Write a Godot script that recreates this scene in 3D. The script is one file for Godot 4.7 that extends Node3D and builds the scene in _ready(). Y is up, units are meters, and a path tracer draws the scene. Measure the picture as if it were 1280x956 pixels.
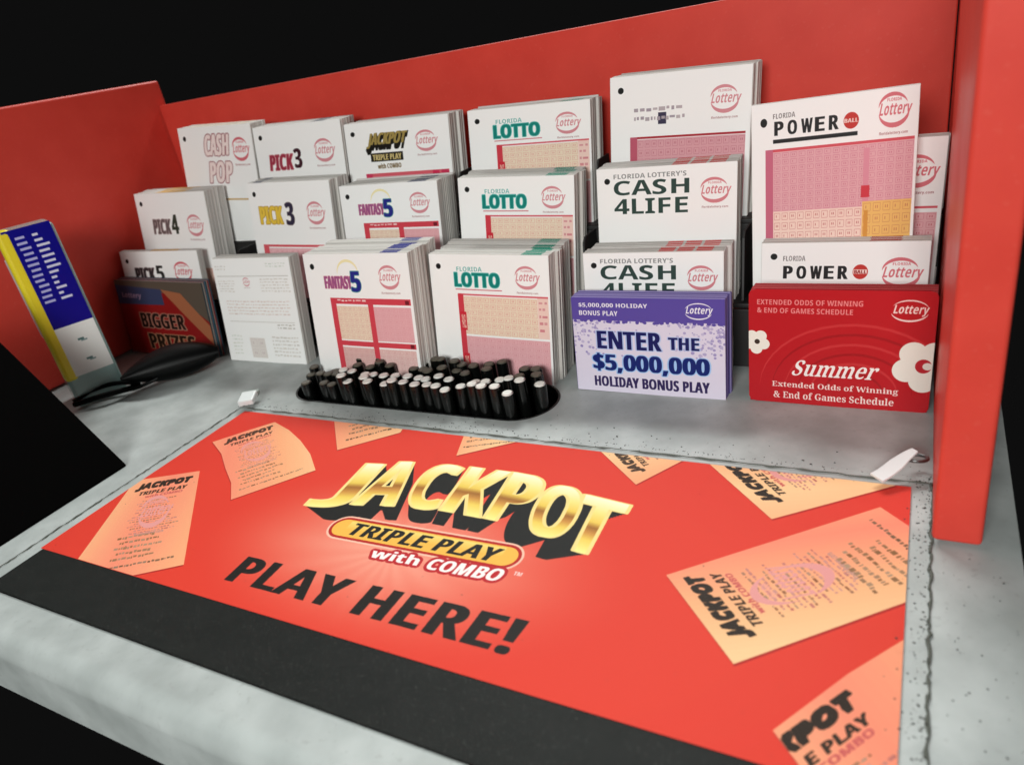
extends Node3D

# ---------------------------------------------------------------- helpers
var rng := RandomNumberGenerator.new()
var used := {}
var glyphs := {}
var sans: Font
var serif: Font
var heavy: Font
var light: Font
var slot_from := 0.0

func numbered(called: String) -> String:
	if not used.has(called):
		used[called] = 0
		return called
	used[called] += 1
	return "%s_%03d" % [called, used[called]]

func tag(o: Node, label: String, category: String, group := "") -> void:
	o.set_meta("label", label)
	o.set_meta("category", category)
	if group:
		o.set_meta("group", group)

func thing(called: String, label: String, category: String, at := Vector3.ZERO, turn := 0.0, group := "") -> Node3D:
	var o := Node3D.new()
	o.name = numbered(called)
	add_child(o)
	o.position = at
	o.rotation.y = turn
	tag(o, label, category, group)
	return o

func obj(called: String, st: SurfaceTool, m: Material, parent: Node = self) -> MeshInstance3D:
	var o := MeshInstance3D.new()
	o.name = numbered(called) if parent == self else called
	o.mesh = st.commit()
	o.material_override = m
	parent.add_child(o, true)
	return o

func start() -> SurfaceTool:
	var st := SurfaceTool.new()
	st.begin(Mesh.PRIMITIVE_TRIANGLES)
	return st

func tri(st: SurfaceTool, p: Array, n: Array, uv: Array, col: Color) -> void:
	var order := [0, 1, 2]
	if (p[1] - p[0]).cross(p[2] - p[0]).dot(n[0] + n[1] + n[2]) > 0.0:
		order = [0, 2, 1]
	for i in order:
		st.set_color(col)
		st.set_normal(n[i])
		st.set_uv(uv[i])
		st.add_vertex(p[i])

func quad(st: SurfaceTool, a: Vector3, b: Vector3, c: Vector3, d: Vector3, n: Vector3, col := Color.WHITE, uv := [Vector2(0, 0), Vector2(1, 0), Vector2(1, 1), Vector2(0, 1)]) -> void:
	tri(st, [a, b, c], [n, n, n], [uv[0], uv[1], uv[2]], col)
	tri(st, [a, c, d], [n, n, n], [uv[0], uv[2], uv[3]], col)

# box with rounded edges
func rbox(st: SurfaceTool, mid: Vector3, size: Vector3, r: float, turn := Basis.IDENTITY) -> void:
	var h := size / 2.0
	r = minf(r, minf(h.x, minf(h.y, h.z)) * 0.98)
	for axis in 3:
		for side in [-1.0, 1.0]:
			var u := (axis + 1) % 3
			var v := (axis + 2) % 3
			var cu := [-h[u], -h[u] + r * 0.35, -h[u] + r, h[u] - r, h[u] - r * 0.35, h[u]]
			var cv := [-h[v], -h[v] + r * 0.35, -h[v] + r, h[v] - r, h[v] - r * 0.35, h[v]]
			var pts := []
			var nrm := []
			for i in 6:
				for j in 6:
					var p := Vector3.ZERO
					p[axis] = side * h[axis]
					p[u] = cu[i]
					p[v] = cv[j]
					var inner := p.clamp(-h + Vector3.ONE * r, h - Vector3.ONE * r)
					var dir := (p - inner).normalized()
					pts.append(mid + turn * (inner + dir * r))
					nrm.append(turn * dir)
			for i in 5:
				for j in 5:
					var k := [i * 6 + j, i * 6 + j + 1, i * 6 + j + 7, i * 6 + j + 6]
					var uv := [Vector2.ZERO, Vector2.ZERO, Vector2.ZERO]
					tri(st, [pts[k[0]], pts[k[1]], pts[k[2]]], [nrm[k[0]], nrm[k[1]], nrm[k[2]]], uv, Color.WHITE)
					tri(st, [pts[k[0]], pts[k[2]], pts[k[3]]], [nrm[k[0]], nrm[k[2]], nrm[k[3]]], uv, Color.WHITE)

# round tube through points; radii may vary
func tube(st: SurfaceTool, path: Array, radii: Array, sides := 12, flat := 1.0, caps := true) -> void:
	var rings := []
	var norms := []
	for i in path.size():
		var dir: Vector3 = (path[mini(i + 1, path.size() - 1)] - path[maxi(i - 1, 0)]).normalized()
		var ref := Vector3.UP if absf(dir.y) < 0.9 else Vector3.RIGHT
		var a := dir.cross(ref).normalized()
		var b := a.cross(dir).normalized()
		var ring := []
		var nr := []
		for k in sides:
			var t := TAU * k / sides
			nr.append((a * cos(t) * flat + b * sin(t)).normalized())
			ring.append(path[i] + (a * cos(t) + b * sin(t) * flat) * float(radii[i]))
		rings.append(ring)
		norms.append(nr)
	var uv := [Vector2.ZERO, Vector2.ZERO, Vector2.ZERO]
	for i in path.size() - 1:
		for k in sides:
			var l := (k + 1) % sides
			tri(st, [rings[i][k], rings[i][l], rings[i + 1][l]], [norms[i][k], norms[i][l], norms[i + 1][l]], uv, Color.WHITE)
			tri(st, [rings[i][k], rings[i + 1][l], rings[i + 1][k]], [norms[i][k], norms[i + 1][l], norms[i + 1][k]], uv, Color.WHITE)
	if caps:
		for e in [0, path.size() - 1]:
			var n: Vector3 = (path[e] - path[1 if e == 0 else e - 1]).normalized()
			for k in sides:
				tri(st, [path[e], rings[e][k], rings[e][(k + 1) % sides]], [n, n, n], uv, Color.WHITE)

# ---------------------------------------------------------------- print: text and shapes drawn into images
func text_shape(text: String, font: Font) -> PackedVector2Array:
	var key := [text, font]
	if glyphs.has(key):
		return glyphs[key]
	var tm := TextMesh.new()
	tm.text = text
	tm.font = font
	tm.font_size = 64
	tm.pixel_size = 0.01
	tm.depth = 0.0
	tm.curve_step = 2.0
	var arrays := tm.get_mesh_arrays()
	var pos: PackedVector3Array = arrays[Mesh.ARRAY_VERTEX]
	var idx: PackedInt32Array = arrays[Mesh.ARRAY_INDEX]
	var lo := Vector2(1e9, 1e9)
	var hi := -lo
	for p in pos:
		lo = lo.min(Vector2(p.x, p.y))
		hi = hi.max(Vector2(p.x, p.y))
	var out := PackedVector2Array()
	for i in idx:
		out.append(Vector2((pos[i].x - lo.x) / (hi.x - lo.x), 1.0 - (pos[i].y - lo.y) / (hi.y - lo.y)))
	glyphs[key] = out
	return out

func fill_tri(im: Image, a: Vector2, b: Vector2, c: Vector2, col: Color) -> void:
	var y0 := maxi(0, int(ceil(minf(a.y, minf(b.y, c.y)) - 0.5)))
	var y1 := mini(im.get_height() - 1, int(floor(maxf(a.y, maxf(b.y, c.y)) - 0.5)))
	var e := [[a, b], [b, c], [c, a]]
	for y in range(y0, y1 + 1):
		var sy := y + 0.5
		var xl := 1e9
		var xr := -1e9
		for s in e:
			var p: Vector2 = s[0]
			var q: Vector2 = s[1]
			if (p.y <= sy) != (q.y <= sy):
				var x := p.x + (q.x - p.x) * (sy - p.y) / (q.y - p.y)
				xl = minf(xl, x)
				xr = maxf(xr, x)
		if xr > xl:
			var l := int(round(xl))
			var r := int(round(xr))
			if r > l:
				im.fill_rect(Rect2i(l, y, r - l, 1), col)

func fill_poly(im: Image, pts: Array, col: Color) -> void:
	var pk := PackedVector2Array(pts)
	var t := Geometry2D.triangulate_polygon(pk)
	for i in range(0, t.size(), 3):
		fill_tri(im, pk[t[i]], pk[t[i + 1]], pk[t[i + 2]], col)

func at_quad(q: Array, p: Vector2) -> Vector2:
	var top: Vector2 = q[0].lerp(q[1], p.x)
	var low: Vector2 = q[3].lerp(q[2], p.x)
	return top.lerp(low, p.y)

func ink(im: Image, text: String, font: Font, q: Array, col: Color, off := Vector2.ZERO) -> void:
	var s := text_shape(text, font)
	if font == heavy:  # heavier letters: printed again a hair to each side
		var fat: float = (q[3] - q[0]).length() * 0.035
		for i in range(0, s.size(), 3):
			for o in [Vector2(-fat, 0), Vector2(fat, 0)]:
				fill_tri(im, at_quad(q, s[i]) + off + o, at_quad(q, s[i + 1]) + off + o, at_quad(q, s[i + 2]) + off + o, col)
	for i in range(0, s.size(), 3):
		fill_tri(im, at_quad(q, s[i]) + off, at_quad(q, s[i + 1]) + off, at_quad(q, s[i + 2]) + off, col)

# text in a box of the unit square (u0, v0, u1, v1), slanted by share of its height
func word(im: Image, text: String, font: Font, u0: float, v0: float, u1: float, v1: float, col: Color, slant := 0.0) -> void:
	var w := float(im.get_width())
	var h := float(im.get_height())
	var s := slant * (v1 - v0) * h
	ink(im, text, font, [Vector2(u0 * w + s, v0 * h), Vector2(u1 * w + s, v0 * h), Vector2(u1 * w, v1 * h), Vector2(u0 * w, v1 * h)], col)

func word_outlined(im: Image, text: String, font: Font, u0: float, v0: float, u1: float, v1: float, col: Color, edge: Color, wide: float, slant := 0.0) -> void:
	for k in 8:
		var o := Vector2.from_angle(TAU * k / 8.0) * wide
		word(im, text, font, u0 + o.x, v0 + o.y, u1 + o.x, v1 + o.y, edge, slant)
	word(im, text, font, u0, v0, u1, v1, col, slant)

func bar(im: Image, u0: float, v0: float, u1: float, v1: float, col: Color) -> void:
	var w := float(im.get_width())
	var h := float(im.get_height())
	im.fill_rect(Rect2i(int(u0 * w), int(v0 * h), maxi(1, int((u1 - u0) * w)), maxi(1, int((v1 - v0) * h))), col)

func disc(im: Image, u: float, v: float, ru: float, rv: float, col: Color) -> void:
	var w := float(im.get_width())
	var h := float(im.get_height())
	var pts := []
	for k in 28:
		pts.append(Vector2((u + cos(TAU * k / 28) * ru) * w, (v + sin(TAU * k / 28) * rv) * h))
	fill_poly(im, pts, col)

func arc(im: Image, u: float, v: float, ru: float, rv: float, from: float, to: float, wide: float, col: Color) -> void:
	var w := float(im.get_width())
	var h := float(im.get_height())
	var n := 18
	for k in n:
		var t0 := from + (to - from) * k / n
		var t1 := from + (to - from) * (k + 1) / n
		var m0 := wide * sin(PI * (k + 0.3) / (n + 0.6))
		var m1 := wide * sin(PI * (k + 1.3) / (n + 0.6))
		var a := Vector2((u + cos(t0) * ru) * w, (v + sin(t0) * rv) * h)
		var b := Vector2((u + cos(t1) * ru) * w, (v + sin(t1) * rv) * h)
		var c := Vector2((u + cos(t1) * (ru + m1)) * w, (v + sin(t1) * (rv + m1)) * h)
		var d := Vector2((u + cos(t0) * (ru + m0)) * w, (v + sin(t0) * (rv + m0)) * h)
		fill_tri(im, a, b, c, col)
		fill_tri(im, a, c, d, col)

# the round emblem with a word in the middle that every slip carries
func emblem(im: Image, u: float, v: float, size: float, col: Color) -> void:
	size *= 0.92
	col = col.lerp(Color(0.95, 0.93, 0.92), 0.22)
	arc(im, u, v, size * 0.46, size * 0.34, PI * 1.06, PI * 1.85, size * 0.10, col)
	arc(im, u, v, size * 0.46, size * 0.34, PI * 0.02, PI * 0.9, size * 0.13, col)
	word(im, "Lottery", sans, u - size * 0.46, v - size * 0.17, u + size * 0.50, v + size * 0.24, col, 0.2)
	word(im, "FLORIDA", sans, u - size * 0.2, v - size * 0.29, u + size * 0.24, v - size * 0.21, col)
	word(im, "floridalottery.com", sans, u - size * 0.42, v + size * 0.56, u + size * 0.46, v + size * 0.66, col.lerp(Color(0.5, 0.45, 0.45), 0.5))

# a panel of numbered boxes
func panel(im: Image, u0: float, v0: float, u1: float, v1: float, nx: int, ny: int, ground: Color, line: Color) -> void:
	bar(im, u0, v0, u1, v1, ground)
	var du := (u1 - u0) / nx
	var dv := (v1 - v0) / ny
	var h := 1.0 / im.get_height() * 2.0
	for i in nx:
		for j in ny:
			var a := u0 + du * i + du * 0.14
			var b := v0 + dv * j + dv * 0.16
			var c := a + du * 0.72
			var d := b + dv * 0.68
			bar(im, a, b, c, b + h, line)
			bar(im, a, d, c, d + h, line)
			bar(im, a, b, a + h, d, line)
			bar(im, c, b, c + h, d, line)
			bar(im, a + du * 0.22, b + dv * 0.22, a + du * 0.32, b + dv * 0.48, line)
			if (i + j) % 3:
				bar(im, a + du * 0.42, b + dv * 0.22, a + du * 0.52, b + dv * 0.48, line)

func scribble(im: Image, u0: float, v0: float, u1: float, v1: float, rows: int, col: Color) -> void:
	for j in rows:
		var v := v0 + (v1 - v0) * j / rows
		var u := u0
		while u < u1 - 0.02:
			var l := rng.randf_range(0.012, 0.05)
			var y := v + (v1 - v0) / rows * rng.randf_range(0.0, 0.14)
			bar(im, u, y, minf(u + l, u1), y + (v1 - v0) / rows * rng.randf_range(0.26, 0.46), col.lerp(Color(0.95, 0.9, 0.86, col.a), rng.randf_range(0.0, 0.35)))
			u += l + rng.randf_range(0.006, 0.016)

func sheet_image(col := Color(0.955, 0.945, 0.935)) -> Image:
	var im := Image.create_empty(1024, 1024, false, Image.FORMAT_RGB8)
	im.fill(col)
	return im

func print_of(im: Image, rough := 0.55, final := 512) -> StandardMaterial3D:
	im.resize(final, final * im.get_height() / im.get_width(), Image.INTERPOLATE_LANCZOS)
	return print_exact(im, rough)

func print_exact(im: Image, rough: float) -> StandardMaterial3D:
	var m := StandardMaterial3D.new()
	m.albedo_texture = ImageTexture.create_from_image(im)
	m.roughness = rough
	m.metallic_specular = 0.3
	m.texture_repeat = false
	return m

const INK := Color(0.12, 0.11, 0.12)
const ROSE := Color(0.80, 0.44, 0.48)
const RED := Color(0.80, 0.16, 0.22)
const PINK := Color(0.90, 0.68, 0.70)
const CREAM := Color(0.93, 0.85, 0.76)
const TEAL := Color(0.06, 0.53, 0.47)

func slip_print(kind: String) -> StandardMaterial3D:
	var im := sheet_image(Color(0.965, 0.962, 0.958))
	var dot := true
	match kind:
		"lotto":
			word(im, "FLORIDA", sans, 0.24, 0.095, 0.46, 0.13, Color(0.45, 0.72, 0.70))
			word_outlined(im, "LOTTO", heavy, 0.22, 0.14, 0.60, 0.25, Color(0.05, 0.50, 0.46), Color(0.35, 0.75, 0.72), 0.006)
			bar(im, 0.22, 0.268, 0.62, 0.276, ROSE)
			emblem(im, 0.82, 0.165, 0.21, ROSE)
			bar(im, 0.235, 0.305, 0.985, 0.318, RED.lerp(PINK, 0.4))
			bar(im, 0.235, 0.305, 0.285, 1.0, RED.lerp(PINK, 0.15))
			panel(im, 0.285, 0.325, 0.90, 0.63, 11, 6, CREAM, Color(0.86, 0.55, 0.52))
			bar(im, 0.90, 0.318, 0.985, 0.63, Color(0.94, 0.80, 0.76))
			scribble(im, 0.91, 0.34, 0.975, 0.60, 5, ROSE)
			panel(im, 0.285, 0.645, 0.985, 1.0, 11, 7, PINK, Color(0.84, 0.55, 0.58))
			for k in 2:
				bar(im, 0.245, 0.45 + k * 0.34, 0.30, 0.60 + k * 0.34, RED)
				word(im, "PANEL", sans, 0.255, 0.47 + k * 0.34, 0.29, 0.58 + k * 0.34, CREAM)
		"fantasy":
			arc(im, 0.43, 0.15, 0.10, 0.09, PI, TAU, 0.02, Color(0.95, 0.90, 0.70))
			word_outlined(im, "FANTASY", heavy, 0.19, 0.165, 0.455, 0.26, Color(0.62, 0.33, 0.52), Color(0.82, 0.55, 0.62), 0.004)
			word_outlined(im, "5", heavy, 0.455, 0.13, 0.54, 0.28, Color(0.16, 0.17, 0.52), Color(0.35, 0.60, 0.62), 0.006)
			emblem(im, 0.81, 0.17, 0.21, ROSE)
			bar(im, 0.22, 0.33, 0.98, 0.375, RED.lerp(PINK, 0.2))
			bar(im, 0.22, 0.33, 0.275, 1.0, RED.lerp(PINK, 0.2))
			bar(im, 0.585, 0.33, 0.635, 1.0, RED.lerp(PINK, 0.2))
			bar(im, 0.22, 0.66, 0.98, 0.70, RED.lerp(PINK, 0.2))
			panel(im, 0.275, 0.39, 0.585, 0.65, 6, 6, CREAM, Color(0.84, 0.60, 0.56))
			panel(im, 0.635, 0.39, 0.975, 0.65, 6, 6, PINK, Color(0.86, 0.58, 0.60))
			panel(im, 0.275, 0.71, 0.585, 1.0, 6, 7, Color(0.88, 0.72, 0.70), Color(0.80, 0.54, 0.54))
			panel(im, 0.635, 0.71, 0.975, 1.0, 6, 7, Color(0.90, 0.76, 0.74), Color(0.82, 0.56, 0.56))
			scribble(im, 0.29, 0.34, 0.57, 0.37, 1, Color(0.95, 0.8, 0.8))
			bar(im, 0.93, 0.34, 0.965, 0.37, Color(0.45, 0.12, 0.16))
			bar(im, 0.93, 0.665, 0.965, 0.695, Color(0.45, 0.12, 0.16))
		"cash":
			word(im, "FLORIDA LOTTERY'S", sans, 0.13, 0.045, 0.66, 0.08, Color(0.55, 0.56, 0.56))
			word(im, "CASH", sans, 0.13, 0.095, 0.68, 0.205, Color(0.18, 0.26, 0.24))
			word(im, "4LIFE", sans, 0.13, 0.23, 0.67, 0.345, Color(0.18, 0.27, 0.24))
			emblem(im, 0.85, 0.19, 0.22, ROSE.lerp(RED, 0.2))
			bar(im, 0.12, 0.60, 0.98, 0.63, RED.lerp(PINK, 0.25))
			panel(im, 0.12, 0.66, 0.98, 1.0, 14, 7, PINK, ROSE)
		"power":
			word(im, "FLORIDA", sans, 0.14, 0.09, 0.28, 0.125, Color(0.5, 0.48, 0.48))
			for k in 5:
				word(im, ["P", "O", "W", "E", "R"][k], heavy, 0.145 + k * 0.085, 0.16, 0.20 + k * 0.085 + (0.012 if k == 2 else 0.0), 0.25, INK)
			disc(im, 0.615, 0.2, 0.045, 0.05, Color(0.76, 0.20, 0.18))
			bar(im, 0.575, 0.185, 0.655, 0.215, Color(0.95, 0.85, 0.82))
			word(im, "BALL", heavy, 0.58, 0.188, 0.65, 0.212, Color(0.6, 0.12, 0.12))
			bar(im, 0.13, 0.285, 0.66, 0.315, INK)
			scribble(im, 0.14, 0.291, 0.65, 0.309, 1, Color(0.75, 0.74, 0.72))
			emblem(im, 0.845, 0.205, 0.25, RED.lerp(ROSE, 0.5))
			bar(im, 0.10, 0.43, 0.98, 0.445, RED.lerp(PINK, 0.35))
			panel(im, 0.10, 0.47, 0.98, 1.0, 14, 10, PINK, ROSE)
		"power_tall":
			word(im, "FLORIDA", sans, 0.14, 0.055, 0.28, 0.08, Color(0.5, 0.48, 0.48))
			for k in 5:
				word(im, ["P", "O", "W", "E", "R"][k], heavy, 0.15 + k * 0.085, 0.095, 0.205 + k * 0.085 + (0.012 if k == 2 else 0.0), 0.165, INK)
			disc(im, 0.62, 0.13, 0.045, 0.04, Color(0.76, 0.20, 0.18))
			word(im, "BALL", heavy, 0.58, 0.12, 0.66, 0.14, Color(0.95, 0.85, 0.82))
			bar(im, 0.14, 0.185, 0.66, 0.205, INK)
			emblem(im, 0.86, 0.10, 0.20, RED.lerp(ROSE, 0.5))
			bar(im, 0.09, 0.235, 0.985, 0.25, RED.lerp(PINK, 0.3))
			bar(im, 0.09, 0.235, 0.14, 0.77, Color(0.78, 0.40, 0.50))
			panel(im, 0.14, 0.25, 0.985, 0.56, 16, 9, Color(0.88, 0.66, 0.69), Color(0.80, 0.47, 0.54))
			panel(im, 0.14, 0.56, 0.70, 0.77, 11, 4, Color(0.95, 0.83, 0.78), Color(0.78, 0.45, 0.45))
			panel(im, 0.70, 0.535, 0.985, 0.77, 5, 4, Color(0.93, 0.74, 0.42), Color(0.80, 0.50, 0.35))
			bar(im, 0.70, 0.27, 0.735, 0.535, Color(0.86, 0.56, 0.62))
			bar(im, 0.69, 0.455, 0.74, 0.515, RED.lerp(PINK, 0.1))
			bar(im, 0.71, 0.58, 0.735, 0.74, Color(0.84, 0.58, 0.25))
		"pick_yellow":
			word_outlined(im, "PICK", heavy, 0.12, 0.20, 0.40, 0.35, Color(0.90, 0.76, 0.28), Color(0.72, 0.58, 0.22), 0.007)
			word_outlined(im, "3", heavy, 0.45, 0.17, 0.54, 0.36, Color(0.20, 0.18, 0.26), Color(0.7, 0.66, 0.66), 0.005)
			emblem(im, 0.80, 0.26, 0.23, ROSE)
			bar(im, 0.10, 0.53, 0.96, 0.55, RED.lerp(PINK, 0.3))
			bar(im, 0.10, 0.53, 0.17, 1.0, RED.lerp(PINK, 0.35))
			panel(im, 0.17, 0.56, 0.96, 1.0, 12, 8, Color(0.91, 0.72, 0.74), Color(0.80, 0.50, 0.54))
		"pick_red":
			word_outlined(im, "PICK", heavy, 0.15, 0.25, 0.42, 0.39, Color(0.62, 0.20, 0.28), Color(0.85, 0.62, 0.64), 0.006, 0.1)
			word(im, "3", heavy, 0.45, 0.21, 0.53, 0.38, Color(0.25, 0.12, 0.16))
			emblem(im, 0.79, 0.24, 0.24, ROSE)
			bar(im, 0.10, 0.58, 0.97, 0.595, Color(0.78, 0.62, 0.44))
			panel(im, 0.10, 0.74, 0.97, 1.0, 12, 5, Color(0.92, 0.78, 0.72), ROSE)
		"pick_grey":
			word_outlined(im, "PICK", heavy, 0.20, 0.24, 0.45, 0.38, Color(0.42, 0.36, 0.36), Color(0.74, 0.66, 0.66), 0.006, 0.1)
			word(im, "4", heavy, 0.48, 0.20, 0.57, 0.38, Color(0.22, 0.24, 0.20))
			emblem(im, 0.80, 0.30, 0.24, ROSE)
			panel(im, 0.10, 0.70, 0.97, 1.0, 12, 5, Color(0.92, 0.78, 0.72), ROSE)
		"pick_black":
			word_outlined(im, "PICK", heavy, 0.17, 0.16, 0.42, 0.29, Color(0.20, 0.17, 0.18), Color(0.55, 0.48, 0.48), 0.006)
			word(im, "5", heavy, 0.45, 0.14, 0.54, 0.29, Color(0.16, 0.16, 0.15))
			emblem(im, 0.78, 0.20, 0.24, RED.lerp(ROSE, 0.4))
			panel(im, 0.10, 0.60, 0.97, 1.0, 12, 7, PINK, ROSE)
		"pop":
			word_outlined(im, "CASH", heavy, 0.34, 0.07, 0.66, 0.25, Color(0.95, 0.88, 0.87), Color(0.66, 0.46, 0.48), 0.010, 0.2)
			word_outlined(im, "POP", heavy, 0.36, 0.30, 0.66, 0.48, Color(0.95, 0.88, 0.87), Color(0.66, 0.46, 0.48), 0.010, 0.2)
			emblem(im, 0.83, 0.20, 0.24, RED.lerp(ROSE, 0.5))
			bar(im, 0.06, 0.62, 0.96, 0.635, Color(0.80, 0.66, 0.45))
		"jackpot":
			logo_small(im, 0.20, 0.10, 0.58, 0.42)
			emblem(im, 0.78, 0.20, 0.22, ROSE)
			bar(im, 0.17, 0.46, 0.97, 0.50, RED.lerp(PINK, 0.4))
			bar(im, 0.17, 0.46, 0.235, 1.0, Color(0.80, 0.22, 0.36))
			bar(im, 0.82, 0.46, 0.88, 1.0, Color(0.80, 0.18, 0.32))
			bar(im, 0.90, 0.46, 0.965, 1.0, Color(0.78, 0.20, 0.34))
			panel(im, 0.235, 0.49, 0.82, 0.98, 12, 6, Color(0.86, 0.58, 0.63), Color(0.80, 0.42, 0.50))
		"mega":
			bar(im, 0.36, 0.26, 0.42, 0.34, Color(0.22, 0.20, 0.30))
			scribble(im, 0.18, 0.22, 0.56, 0.34, 2, Color(0.62, 0.58, 0.62))
			emblem(im, 0.82, 0.20, 0.22, ROSE)
			bar(im, 0.15, 0.42, 0.97, 0.435, RED.lerp(INK, 0.2))
			bar(im, 0.15, 0.42, 0.205, 1.0, Color(0.74, 0.34, 0.42))
			panel(im, 0.205, 0.44, 0.97, 1.0, 15, 9, Color(0.85, 0.62, 0.65), Color(0.74, 0.42, 0.48))
		"plain":
			dot = false
			emblem(im, 0.42, 0.22, 0.10, ROSE)
			scribble(im, 0.03, 0.07, 0.18, 0.12, 2, Color(0.80, 0.79, 0.77))
			scribble(im, 0.70, 0.05, 0.95, 0.10, 2, Color(0.80, 0.84, 0.80))
			bar(im, 0.04, 0.165, 0.96, 0.172, Color(0.78, 0.76, 0.74))
			scribble(im, 0.60, 0.19, 0.96, 0.33, 5, Color(0.83, 0.81, 0.79))
			scribble(im, 0.04, 0.21, 0.26, 0.33, 5, Color(0.83, 0.81, 0.79))
			scribble(im, 0.10, 0.40, 0.92, 0.55, 5, Color(0.86, 0.79, 0.77))
			bar(im, 0.10, 0.60, 0.94, 0.606, Color(0.80, 0.78, 0.76))
			scribble(im, 0.72, 0.62, 0.94, 0.68, 2, Color(0.70, 0.68, 0.66))
			panel(im, 0.32, 0.76, 0.52, 0.96, 2, 2, Color(0.88, 0.85, 0.83), Color(0.78, 0.72, 0.72))
			scribble(im, 0.62, 0.74, 0.95, 0.95, 6, Color(0.80, 0.78, 0.76))
			scribble(im, 0.08, 0.74, 0.22, 0.95, 6, Color(0.84, 0.86, 0.83))
	if dot:
		disc(im, 0.08, 0.095, 0.022, 0.022, Color(0.10, 0.10, 0.10))
	return print_of(im)

# small gold and black logo on slips and tickets
func logo_small(im: Image, u0: float, v0: float, u1: float, v1: float) -> void:
	var dv := v1 - v0
	for k in 4:
		word(im, "JACKPOT", heavy, u0 + 0.004 * k, v0 + 0.012 * k, u1 - 0.004 * k, v0 + dv * 0.48 + 0.012 * k, Color(0.10, 0.09, 0.07), 0.3)
	word(im, "JACKPOT", heavy, u0 + 0.006, v0, u1 - 0.006, v0 + dv * 0.42, Color(0.62, 0.54, 0.30), 0.3)
	bar(im, u0 + 0.04, v0 + dv * 0.56, u1 - 0.02, v0 + dv * 0.80, Color(0.14, 0.12, 0.09))
	word(im, "TRIPLE PLAY", heavy, u0 + 0.06, v0 + dv * 0.60, u1 - 0.04, v0 + dv * 0.76, Color(0.82, 0.74, 0.50))
	word(im, "with COMBO", heavy, u0 + 0.10, v0 + dv * 0.86, u1 - 0.05, v0 + dv * 1.0, Color(0.50, 0.42, 0.30))

# ---------------------------------------------------------------- the big poster; its layout is in millimetres from its far left corner
const POSTER := Vector2(399.0, 147.0)
var mm := 1.0

func pt(p: Array) -> Vector2:
	return Vector2(p[0], p[1]) * mm

func pts4(q: Array) -> Array:
	return [pt(q[0]), pt(q[1]), pt(q[2]), pt(q[3])]

func ramp(stops: Array, t: float) -> Color:
	for i in stops.size() - 1:
		if t <= stops[i + 1][0]:
			return stops[i][1].lerp(stops[i + 1][1], clampf((t - stops[i][0]) / (stops[i + 1][0] - stops[i][0]), 0, 1))
	return stops[-1][1]

# text filled with bands of colour from its top to its foot
func ink_ramp(im: Image, text: String, font: Font, q: Array, stops: Array) -> void:
	var s := text_shape(text, font)
	var n := 40
	for i in range(0, s.size(), 3):
		var t := PackedVector2Array([s[i], s[i + 1], s[i + 2]])
		if Geometry2D.is_polygon_clockwise(t):
			t.reverse()
		var lo := minf(t[0].y, minf(t[1].y, t[2].y))
		var hi := maxf(t[0].y, maxf(t[1].y, t[2].y))
		for k in range(int(lo * n), mini(n, int(hi * n) + 1)):
			var band := PackedVector2Array([Vector2(-1, float(k) / n), Vector2(2, float(k) / n), Vector2(2, (k + 1.06) / n), Vector2(-1, (k + 1.06) / n)])
			for piece in Geometry2D.intersect_polygons(t, band):
				var pp := []
				for v in piece:
					pp.append(at_quad(q, v))
				for j in range(1, pp.size() - 1):
					fill_tri(im, pp[0], pp[j], pp[j + 1], ramp(stops, (k + 0.5) / n))

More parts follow.
